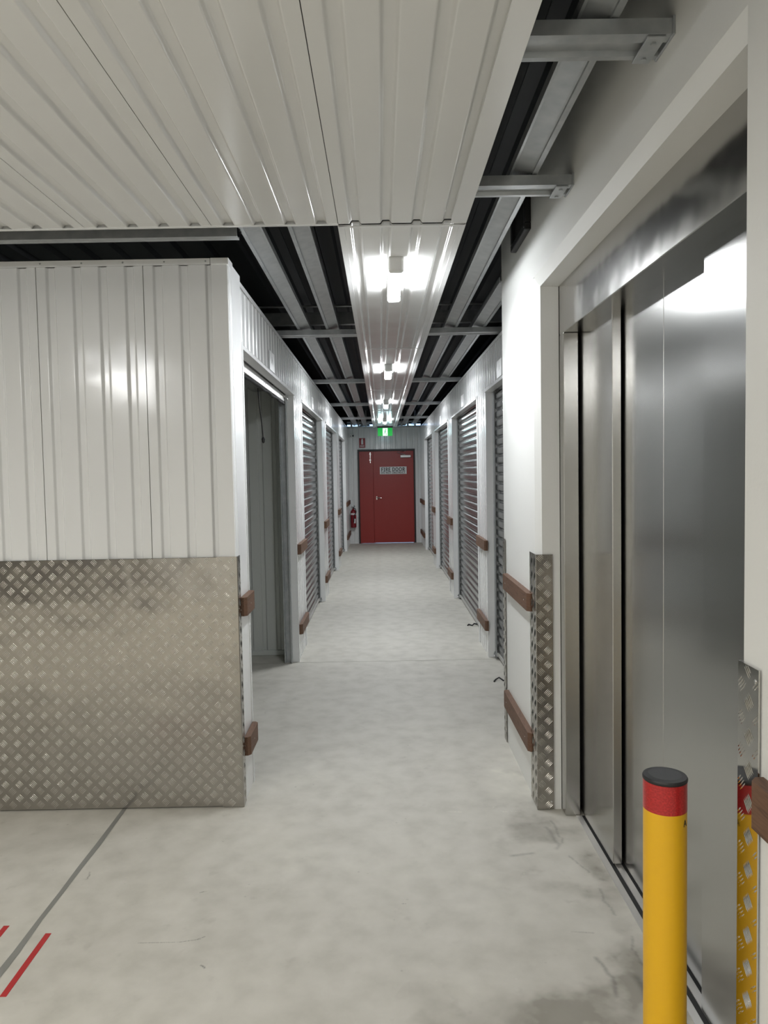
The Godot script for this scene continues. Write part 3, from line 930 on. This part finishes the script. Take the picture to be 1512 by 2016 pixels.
func build_ceiling() -> void:
	var c := structure("ceiling", "white ribbed steel ceiling sheets over the hall")
	# hall sheets run along z; the face looks down. Seams at x = -0.150 and every cover width
	for k in 13:
		var left := -0.150 - COVER * k
		obj("ceiling_panel", panel_mesh(0.0012, COVER - 0.0012, 6.6, Vector3.RIGHT, Vector3.BACK, Vector3.DOWN), M.ceiling, c, Vector3(left, YC, -3.035))
	# edge trims
	var e := PackedVector2Array([Vector2(0, -0.004), Vector2(0.05, -0.004), Vector2(0.05, 0.0), Vector2(0.006, 0.0), Vector2(0.006, 0.03), Vector2(0, 0.03)])
	obj("end_trim", prismm(PackedVector2Array([Vector2(0, -0.003), Vector2(0.016, -0.003), Vector2(0.016, 0.0), Vector2(0.003, 0.002), Vector2(0.003, 0.032), Vector2(0, 0.032)]), Vector3(-6.2, YC, -3.045), Vector3.BACK, Vector3.UP, Vector3(6.05, 0, 0)), M.flash, c)
	obj("edge_trim", prismm(PackedVector2Array([Vector2(0.352, -0.003), Vector2(0.352, 0.04), Vector2(0.349, 0.04), Vector2(0.349, 0.0), Vector2(0.290, -0.0005), Vector2(0.290, -0.003)]), Vector3(0, YC, 3.5), Vector3.RIGHT, Vector3.UP, Vector3(0, 0, -6.54)), M.flash, c)
	# the strip down the corridor, sheet by sheet
	var s := structure("ceiling_strip", "white ribbed steel ceiling strip carrying the corridor lights")
	var joints := [-3.05, -6.03, -9.0, -12.0, -15.0, -16.4]
	for k in joints.size() - 1:
		var L: float = joints[k] - joints[k + 1] - 0.008
		obj("strip_panel", panel_mesh(0.0, COVER, L, Vector3.RIGHT, Vector3.FORWARD, Vector3.DOWN), M.ceiling, s, Vector3(-0.148, YC - 0.002, joints[k] - 0.004))
		obj("joint_trim", cutm(Vector3(-0.148, YC - 0.006, joints[k] - 0.022), Vector3(0.348, YC - 0.002, joints[k] - 0.002), 0.001), M.flash, s)
		for m in [[0.349, 1.0], [-0.149, -1.0]]:
			obj("edge_trim", prismm(PackedVector2Array([Vector2(0.003, -0.003), Vector2(0.003, 0.035), Vector2(0, 0.035), Vector2(0, 0.0), Vector2(-0.022, -0.0005), Vector2(-0.022, -0.003)]), Vector3(m[0], YC - 0.002, joints[k] - 0.002), Vector3(m[1], 0, 0), Vector3.UP, Vector3(0, 0, -L)), M.flash, s)
	# battens across the corridor
	var bp := PackedVector2Array([Vector2(0, 0), Vector2(0, 0.036), Vector2(0.003, 0.036), Vector2(0.003, 0.003), Vector2(0.036, 0.003), Vector2(0.040, 0.016), Vector2(0.095, 0.016), Vector2(0.099, 0.004), Vector2(0.112, 0.004), Vector2(0.112, 0.036), Vector2(0.115, 0.036), Vector2(0.115, 0.0), Vector2(0.097, 0.0), Vector2(0.093, 0.013), Vector2(0.042, 0.013), Vector2(0.038, 0.0)])
	var names := ["over the near half of the lift doors", "over the far half of the lift doors", "crossing the corridor, first beyond the lift", "crossing the corridor, second beyond the lift", "crossing the corridor, third beyond the lift", "crossing the corridor, fourth beyond the lift"]
	var zs := [-1.845, -2.785, -5.65, -8.6, -11.5, -14.4]
	for k in 6:
		var x0 := -0.15 if k < 2 else XL - 0.05
		var x1 := XP if k < 2 else XR + 0.05
		var b := thing("ceiling_batten", "galvanised steel batten " + names[k], "batten", Vector3((x0 + x1) / 2, 2.600, zs[k]), "galvanised battens above the corridor")
		var h := (x1 - x0) / 2
		obj("section", prismm(bp, Vector3(-h, 0, 0), Vector3.FORWARD, Vector3.UP, Vector3(2 * h, 0, 0)), M.galv, b)
		if k < 2:
			obj("cleat", cutm(Vector3(h - 0.062, -0.006, -0.122), Vector3(h - 0.018, -0.001, -0.004), 0.001), M.galv, b)
			obj("wall_cleat", cutm(Vector3(h - 0.006, -0.004, -0.118), Vector3(h, 0.04, 0.006), 0.001), M.galv, b)
			for q in [-0.03, -0.098]:
				obj("bolt", lathe(PackedVector2Array([Vector2(0, -0.011), Vector2(0.007, -0.0105), Vector2(0.007, -0.006)]), 6, false), M.galv, b, Vector3(h - 0.040, 0, q))
	# purlins along the corridor
	var pn := [["outer galvanised purlin above the corridor on the open unit's side", -0.592, 1.0, -3.05, -17.3], ["inner galvanised purlin beside the ceiling strip on the open unit's side", -0.382, 1.0, -3.05, -17.3],
		["inner galvanised purlin beside the ceiling strip on the lift's side", 0.580, -1.0, 3.2, -17.3], ["outer galvanised purlin above the corridor beyond the lift pillar", 0.79, -1.0, -4.42, -17.3]]
	for p in pn:
		var z0: float = p[3]
		var b := thing("ceiling_purlin", p[0], "purlin", Vector3(p[1], 2.640, z0), "galvanised purlins in the roof void")
		var sec := PackedVector2Array([Vector2(0, 0.0), Vector2(0.018, 0.0), Vector2(0.019, 0.007), Vector2(0.024, 0.009), Vector2(0.082, 0.022), Vector2(0.084, 0.016), Vector2(0.092, 0.016), Vector2(0.092, 0.045), Vector2(0.089, 0.045), Vector2(0.088, 0.026), Vector2(0.022, 0.012), Vector2(0.003, 0.012), Vector2(0.003, 0.20), Vector2(0.0, 0.20)])
		var at := 0.0
		var total: float = z0 - p[4]
		while at < total - 0.05:
			var L := minf(5.75 if at == 0.0 and z0 < 0 else 6.0, total - at)
			if at == 0.0 and z0 > 0:
				L = 8.75
			obj("length", prismm(sec, Vector3(0, 0, -at), Vector3(p[2], 0, 0), Vector3.UP, Vector3(0, 0, -L + 0.006)), M.galv, b)
			at += L
	# trimmer across the end of the hall ceiling
	var t := thing("ceiling_trimmer", "galvanised channel behind the edge of the hall ceiling", "channel", Vector3(-0.6, 2.606, -3.33))
	obj("section", prismm(PackedVector2Array([Vector2(0, 0), Vector2(0, 0.15), Vector2(0.004, 0.15), Vector2(0.004, 0.004), Vector2(0.052, 0.004), Vector2(0.052, 0.012), Vector2(0.056, 0.012), Vector2(0.056, 0.0), Vector2(0.026, 0.0), Vector2(0.024, 0.0015), Vector2(0.020, 0.0)]), Vector3(-5.6, 0, 0), Vector3.FORWARD, Vector3.UP, Vector3(5.6, 0, 0)), M.galv, t)
	for q in [0.028, 0.0]:
		obj("bolt", lathe(PackedVector2Array([Vector2(0, 0.004), Vector2(0.006, 0.003), Vector2(0.007, 0)]), 8), M.black, t, Vector3(0.008, 0.03 + 0.0, -0.02 - q)).rotation.z = -PI / 2
	# conduit under the deck
	var cd := obj("conduit", tubem([Vector3(-2.2, DECK - 0.12, -5.9), Vector3(0.0, DECK - 0.12, -5.9), Vector3(1.9, DECK - 0.12, -5.9)], 0.008, 8), M.galv)
	tag(cd, "thin grey conduit crossing the dark roof void above the purlins", "conduit")
	var bm := thing("roof_beam", "grey steel beam crossing the dark roof void above the purlins", "beam", Vector3(0, DECK - 0.14, -6.5))
	obj("section", prismm(c_section(0.06, 0.1, 0.004, 0.015), Vector3(-2.4, 0, 0), Vector3.FORWARD, Vector3.UP, Vector3(4.6, 0, 0)), M.galv, bm)

func build_end() -> void:
	var w := structure("wall_end", "white ribbed steel wall round the red fire door")
	# sheets left of, above and right of the door
	clad(w, Vector3(-0.72, 0, ZE), Vector3.RIGHT, Vector3.UP, Vector3.BACK, 0.205, 2.6, M.white, 0.1)
	clad(w, Vector3(-0.515, 2.1, ZE), Vector3.RIGHT, Vector3.UP, Vector3.BACK, 1.28, 0.5, M.white, 0.3)
	clad(w, Vector3(0.765, 0, ZE), Vector3.RIGHT, Vector3.UP, Vector3.BACK, 0.13, 2.6, M.white, 0.1)
	obj("top_track", cutm(Vector3(-0.74, 2.585, ZE - 0.08), Vector3(0.91, 2.625, ZE + 0.006), 0.003), M.galv, w)
	for x in [-6.2, 0.91]:
		obj("unit_end", boxm(Vector3(x, 0, ZE - 0.1), Vector3(x + (5.46 if x < 0 else 2.1), DECK + 0.05, ZE - 0.09)), M.gap, w)
	obj("door_lining", boxm(Vector3(-0.76, 2.11, ZE - 0.09), Vector3(0.93, 2.6, ZE - 0.08)), M.partition, w)
	obj("door_lining", boxm(Vector3(-0.76, 0, ZE - 0.09), Vector3(-0.51, 2.6, ZE - 0.08)), M.partition, w)
	obj("door_lining", boxm(Vector3(0.76, 0, ZE - 0.09), Vector3(0.93, 2.6, ZE - 0.08)), M.partition, w)
	# studs and loose foil in the gap above, where daylight comes in
	for x in [-0.66, -0.50, -0.34, 0.46, 0.60, 0.76]:
		obj("stud", prismm(c_section(0.04, 0.06, 0.003, 0.01), Vector3(x, 2.62, ZE - 0.005), Vector3.RIGHT, Vector3.FORWARD, Vector3(0, DECK - 2.62, 0)), M.galv, w)
	obj("stud_rail", cutm(Vector3(-0.74, 2.70, ZE + 0.02), Vector3(0.91, 2.735, ZE + 0.06), 0.003), M.galv, w)
	obj("foil_backing", boxm(Vector3(-0.74, 2.672, ZE - 0.12), Vector3(0.91, DECK + 0.03, ZE - 0.10)), M.deck, w)
	var rng := RandomNumberGenerator.new()
	rng.seed = 77
	for x in [-0.46, -0.1, 0.34]:
		var st := newst()
		st.set_smooth_group(1)
		var grid := []
		for j in 7:
			var row := []
			for i in 9:
				row.append(Vector3(x + i * 0.028 + rng.randf_range(-0.01, 0.01), 2.628 + j * 0.018, ZE - 0.03 + rng.randf_range(-0.03, 0.03)))
			grid.append(row)
		for j in 6:
			for i in 8:
				quad(st, grid[j][i], grid[j][i + 1], grid[j + 1][i + 1], grid[j + 1][i], Vector3.BACK)
		obj("foil", done(st), M.foil, w)

	# fire door
	var d := thing("fire_door", "dark red fire door with a narrow fixed leaf at the corridor end", "door", Vector3(0.127, 0, ZE + 0.01))
	var rel := Vector3(-0.127, 0, -ZE - 0.01)
	var fr := PackedVector2Array([Vector2(-0.515, 0), Vector2(-0.515, 2.108), Vector2(0.768, 2.108), Vector2(0.768, 0), Vector2(0.735, 0), Vector2(0.735, 2.068), Vector2(-0.485, 2.068), Vector2(-0.485, 0)])
	obj("frame", prismm(fr, Vector3(-0.127, 0, -0.09), Vector3.RIGHT, Vector3.UP, Vector3(0, 0, 0.1)), M.redframe, d)
	var fixed := obj("fixed_leaf", cutm(Vector3(-0.482, 0.006, ZE - 0.035) + rel, Vector3(-0.173, 2.064, ZE + 0.005) + rel, 0.002), M.red, d)
	var leaf := obj("leaf", cutm(Vector3(-0.169, 0.014, ZE - 0.035) + rel, Vector3(0.732, 2.064, ZE + 0.005) + rel, 0.002), M.red, d)
	obj("door_stop", prismm(PackedVector2Array([Vector2(-0.50, 0), Vector2(-0.50, 2.09), Vector2(0.75, 2.09), Vector2(0.75, 0), Vector2(0.715, 0), Vector2(0.715, 2.04), Vector2(-0.46, 2.04), Vector2(-0.46, 0)]), Vector3(-0.127, 0, -0.095), Vector3.RIGHT, Vector3.UP, Vector3(0, 0, 0.045)), M.redframe, d)
	obj("meeting_stile", cutm(Vector3(-0.20, 0.006, ZE - 0.06) + rel, Vector3(-0.145, 2.06, ZE - 0.036) + rel, 0.002), M.red, fixed)
	var bolt := newst()
	cut_box(bolt, Vector3(-0.242, 1.80, ZE + 0.005) + rel, Vector3(-0.226, 2.045, ZE + 0.016) + rel, 0.003)
	for y in [1.86, 1.99]:
		cut_box(bolt, Vector3(-0.254, y, ZE + 0.005) + rel, Vector3(-0.214, y + 0.02, ZE + 0.012) + rel, 0.002)
	obj("bolt", done(bolt), M.chrome, fixed)
	obj("closer", cutm(Vector3(0.44, 1.912, ZE + 0.005) + rel, Vector3(0.675, 1.972, ZE + 0.055) + rel, 0.008), M.alu, leaf)
	obj("closer_arm", tubem([Vector3(0.55, 1.978, ZE + 0.04) + rel, Vector3(0.36, 2.03, ZE + 0.09) + rel, Vector3(0.52, 2.06, ZE + 0.03) + rel, Vector3(0.56, 2.06, ZE + 0.015) + rel], 0.008), M.chrome, leaf)
	var hd := newst()
	cut_box(hd, Vector3(-0.118, 0.98, ZE + 0.005) + rel, Vector3(-0.088, 1.06, ZE + 0.012) + rel, 0.003)
	tube(hd, [Vector3(-0.103, 1.03, ZE + 0.01) + rel, Vector3(-0.103, 1.03, ZE + 0.055) + rel, Vector3(-0.09, 1.028, ZE + 0.06) + rel, Vector3(0.0, 1.02, ZE + 0.06) + rel], 0.010, 8)
	obj("handle", done(hd), M.chrome, leaf)
	var sg := thing("door_sign", "white FIRE DOOR DO NOT OBSTRUCT sign on the red door", "sign", Vector3(0.2755, 1.548, ZE + 0.015))
	obj("plate", cutm(Vector3(-0.3, 0, 0), Vector3(0.3, 0.166, 0.003), 0.001), M.signwhite, sg)
	letters(sg, "FIRE DOOR", Vector3(0, 0.107, 0.003), 0.088, 0.53, M.black)
	letters(sg, "DO NOT OBSTRUCT", Vector3(0, 0.035, 0.003), 0.046, 0.53, M.black)

	# extinguisher
	var x := thing("fire_extinguisher", "red fire extinguisher with white label hung beside the fire door", "extinguisher", Vector3(-0.634, 0.37, ZE + 0.085))
	obj("cylinder", lathe(PackedVector2Array([Vector2(0, 0.0), Vector2(0.055, 0.0), Vector2(0.064, 0.01), Vector2(0.064, 0.33), Vector2(0.058, 0.365), Vector2(0.03, 0.40), Vector2(0.018, 0.41), Vector2(0.018, 0.43)]), 24), mat(lin(0.22, 0.012, 0.02), 0.3), x)
	obj("label_band", lathe(PackedVector2Array([Vector2(0.0645, 0.285), Vector2(0.065, 0.286), Vector2(0.065, 0.322), Vector2(0.0645, 0.323)]), 24), M.signwhite, x)
	obj("valve", lathe(PackedVector2Array([Vector2(0.016, 0.425), Vector2(0.02, 0.43), Vector2(0.02, 0.45), Vector2(0.012, 0.465), Vector2(0, 0.47)]), 12), M.chrome, x)
	var lv := newst()
	tube(lv, [Vector3(0.0, 0.45, 0.0), Vector3(0.035, 0.475, 0.02), Vector3(0.02, 0.50, 0.07)], 0.006)
	tube(lv, [Vector3(0.0, 0.455, 0.0), Vector3(-0.03, 0.465, 0.03), Vector3(-0.04, 0.46, 0.06)], 0.006)
	obj("lever", done(lv), M.black, x)
	obj("hose", tubem([Vector3(0.0, 0.44, 0.02), Vector3(0.05, 0.42, 0.05), Vector3(0.066, 0.35, 0.045), Vector3(0.02, 0.26, 0.07), Vector3(0.01, 0.12, 0.07)], 0.010, 8), M.black, x)
	obj("instruction_label", cutm(Vector3(0.014, 0.10, 0.055), Vector3(0.05, 0.2, 0.0665), 0.001), M.signwhite, x)
	obj("bracket", cutm(Vector3(-0.02, 0.38, -0.086), Vector3(0.02, 0.46, -0.012), 0.002), M.galv, x)
	var es := thing("extinguisher_sign", "red extinguisher location sign with white pictogram above the fire door corner", "sign", Vector3(-0.4075, 2.148, ZE + 0.004))
	obj("plate", cutm(Vector3(-0.068, 0, 0), Vector3(0.068, 0.215, 0.003), 0.001), M.redsign, es)
	var pic := PackedVector2Array([Vector2(-0.022, 0.075), Vector2(0.022, 0.075), Vector2(0.022, 0.165), Vector2(0.012, 0.180), Vector2(0.012, 0.190), Vector2(0.026, 0.200), Vector2(-0.014, 0.200), Vector2(-0.012, 0.180), Vector2(-0.022, 0.165)])
	obj("pictogram", prismm(pic, Vector3(0, 0, 0.003), Vector3.RIGHT, Vector3.UP, Vector3(0, 0, 0.001)), M.signwhite, es)
	for k in 3:
		obj("print_line", cutm(Vector3(-0.05, 0.022 + k * 0.013, 0.003), Vector3(0.05 - 0.02 * (k % 2), 0.028 + k * 0.013, 0.004), 0.0003), M.signwhite, es)
	# camera on the end wall
	var cm := thing("wall_sensor", "small white sensor box high on the end wall beside the extinguisher sign", "sensor", Vector3(-0.64, 2.38, ZE + 0.001))
	obj("case", cutm(Vector3(-0.05, 0, 0), Vector3(0.05, 0.075, 0.045), 0.006), M.plastic, cm)
	obj("eye", lathe(PackedVector2Array([Vector2(0, 0.012), Vector2(0.016, 0.008), Vector2(0.02, 0)]), 12), M.black, cm, Vector3(0.03, 0.036, 0.045)).rotation.x = PI / 2
	obj("eye", lathe(PackedVector2Array([Vector2(0, 0.006), Vector2(0.008, 0.004), Vector2(0.01, 0)]), 10), M.black, cm, Vector3(-0.02, 0.03, 0.045)).rotation.x = PI / 2

	# exit sign
	var e := thing("exit_sign", "green illuminated running man exit sign hanging under the ceiling strip", "exit sign", Vector3(0.10, 2.335, -15.7))
	obj("housing", cutm(Vector3(-0.16, 0.165, -0.03), Vector3(0.16, 0.20, 0.03), 0.004), M.black, e)
	obj("hanger", cutm(Vector3(-0.05, 0.2, -0.02), Vector3(0.05, 0.218, 0.02), 0.003), M.plastic, e)
	obj("panel_sign", cutm(Vector3(-0.15, 0.0, -0.004), Vector3(0.15, 0.166, 0.004), 0.001), M.exit_green, e)
	for s in [-1, 1]:
		obj("door_sign_field", cutm(Vector3(-0.048, 0.004, -0.0012) + Vector3(0, 0, s * 0.0052), Vector3(0.052, 0.16, 0.0012) + Vector3(0, 0, s * 0.0052), 0.0004), M.exit_white, e)
		var man := newst()
		var zz: float = s * 0.0065
		for seg in [[0.008, 0.118, -0.004, 0.072, 0.013], [0.006, 0.11, 0.03, 0.092, 0.006], [0.03, 0.092, 0.036, 0.075, 0.005], [0.004, 0.108, -0.022, 0.094, 0.006], [-0.022, 0.094, -0.026, 0.076, 0.005], [-0.002, 0.074, 0.022, 0.05, 0.008], [0.022, 0.05, 0.024, 0.014, 0.007], [-0.006, 0.072, -0.018, 0.042, 0.008], [-0.018, 0.042, -0.04, 0.036, 0.007]]:
			var p := Vector2(seg[0], seg[1])
			var q := Vector2(seg[2], seg[3])
			var nrm: Vector2 = (q - p).orthogonal().normalized() * seg[4] / 1.6
			prism(man, PackedVector2Array([p + nrm, q + nrm * 0.8, q - nrm * 0.8, p - nrm]), Vector3(0, 0, zz - 0.0006), Vector3.RIGHT, Vector3.UP, Vector3(0, 0, 0.0012))
		var hd2 := PackedVector2Array()
		for k in 12:
			hd2.append(Vector2(0.016, 0.134) + Vector2(cos(TAU * k / 12), sin(TAU * k / 12)) * 0.011)
		prism(man, hd2, Vector3(0, 0, zz - 0.0006), Vector3.RIGHT, Vector3.UP, Vector3(0, 0, 0.0012))
		obj("running_man", done(man), M.exit_green, e)
		var l := AreaLight3D.new()
		l.name = "sign_lamp"
		l.area_size = Vector2(0.28, 0.15)
		l.light_energy = 0.035
		l.light_color = Color(0.82, 0.95, 1.0)
		l.area_range = 20.0
		l.area_attenuation = 2.0
		l.shadow_enabled = true
		l.position = Vector3(0, 0.083, s * 0.012)
		if s > 0:
			l.rotation.y = PI
		e.add_child(l, true)

func letters(parent: Node, text: String, at: Vector3, high: float, wide: float, m: Material) -> void:
	var tm := TextMesh.new()
	tm.text = text
	var sf := SystemFont.new()
	sf.font_names = PackedStringArray(["Droid Sans"])
	sf.font_weight = 700
	tm.font = sf
	tm.font_size = 64
	tm.pixel_size = 0.01
	tm.depth = 0.001
	var bb := tm.get_aabb()
	var o := obj("lettering", tm, m, parent, at)
	if bb.size.x > 0.001:
		o.scale = Vector3(wide / bb.size.x, high / bb.size.y, 1)
		o.position = at - Vector3((bb.position.x + bb.size.x / 2) * wide / bb.size.x, (bb.position.y + bb.size.y / 2) * high / bb.size.y, 0)

func build_small() -> void:
	# unit plaques
	var pl := [["white number plaque above the open storage unit", XL, 1.0, -5.16], ["white number plaque above the roller door next to the open unit", XL, 1.0, -8.2], ["white number plaque above the second roller door beyond the open unit", XL, 1.0, -11.22], ["white number plaque above the third roller door beyond the open unit", XL, 1.0, -14.25],
		["white number plaque above the roller door behind the lift pillar", XR, -1.0, -5.67], ["white number plaque above the second roller door from the lift pillar", XR, -1.0, -8.23], ["white number plaque above the third roller door from the lift pillar", XR, -1.0, -11.25], ["white number plaque above the fourth roller door from the lift pillar", XR, -1.0, -14.28]]
	for p in pl:
		var t := thing("number_plaque", p[0], "plaque", Vector3(p[1], 2.272, p[3]), "white plaques above the roller doors")
		var n: float = p[2]
		obj("plate", cutm(Vector3(minf(0, n * 0.004), 0, -0.11), Vector3(maxf(0, n * 0.004), 0.128, 0.11), 0.001), M.plaque, t)
		obj("emblem", prismm(PackedVector2Array([Vector2(-0.035, 0.05), Vector2(0.0, 0.10), Vector2(0.035, 0.05), Vector2(0.022, 0.05), Vector2(0.0, 0.08), Vector2(-0.022, 0.05)]), Vector3(n * 0.004, 0, 0), Vector3(0, 0, 1), Vector3.UP, Vector3(n * 0.0006, 0, 0)), M.plaque_print, t)
	# red floor tapes
	var a := obj("floor_tape", cutm(Vector3(-0.0105, 0, -0.161), Vector3(0.0105, 0.0012, 0.161), 0.0004), M.tape, null, Vector3(-1.186, 0.0, -2.417))
	tag(a, "red tape strip on the floor between the dark joint and the lift", "floor tape", "red tape strips on the floor")
	var b := obj("floor_tape", cutm(Vector3(-0.0105, 0, -0.161), Vector3(0.0105, 0.0012, 0.161), 0.0004), M.tape, null, Vector3(-1.356, 0.0, -2.467))
	tag(b, "red tape strip across the dark floor joint from the other tape strip", "floor tape", "red tape strips on the floor")
	# hatch high on the shaft wall
	var h := thing("wall_hatch", "black framed hatch high on the lift wall under the purlins", "hatch", Vector3(XP, 2.685, -3.75))
	var fr := newst()
	for q in [[-0.19, 0.0, 0.19, 0.035], [-0.19, 0.165, 0.19, 0.20], [-0.19, 0.035, -0.155, 0.165], [0.155, 0.035, 0.19, 0.165]]:
		cut_box(fr, Vector3(-0.03, q[1], q[0]), Vector3(0, q[3], q[2]), 0.004)
	obj("frame", done(fr), M.black, h)
	obj("pane", cutm(Vector3(-0.012, 0.035, -0.155), Vector3(-0.004, 0.165, 0.155), 0.002), M.gap, h)
	obj("screw", lathe(PackedVector2Array([Vector2(0, 0.002), Vector2(0.004, 0.0012), Vector2(0.005, 0)]), 8), M.chrome, h, Vector3(-0.03, 0.018, 0.17)).rotation.z = PI / 2
	# door on the hall's far wall, seen only in reflections
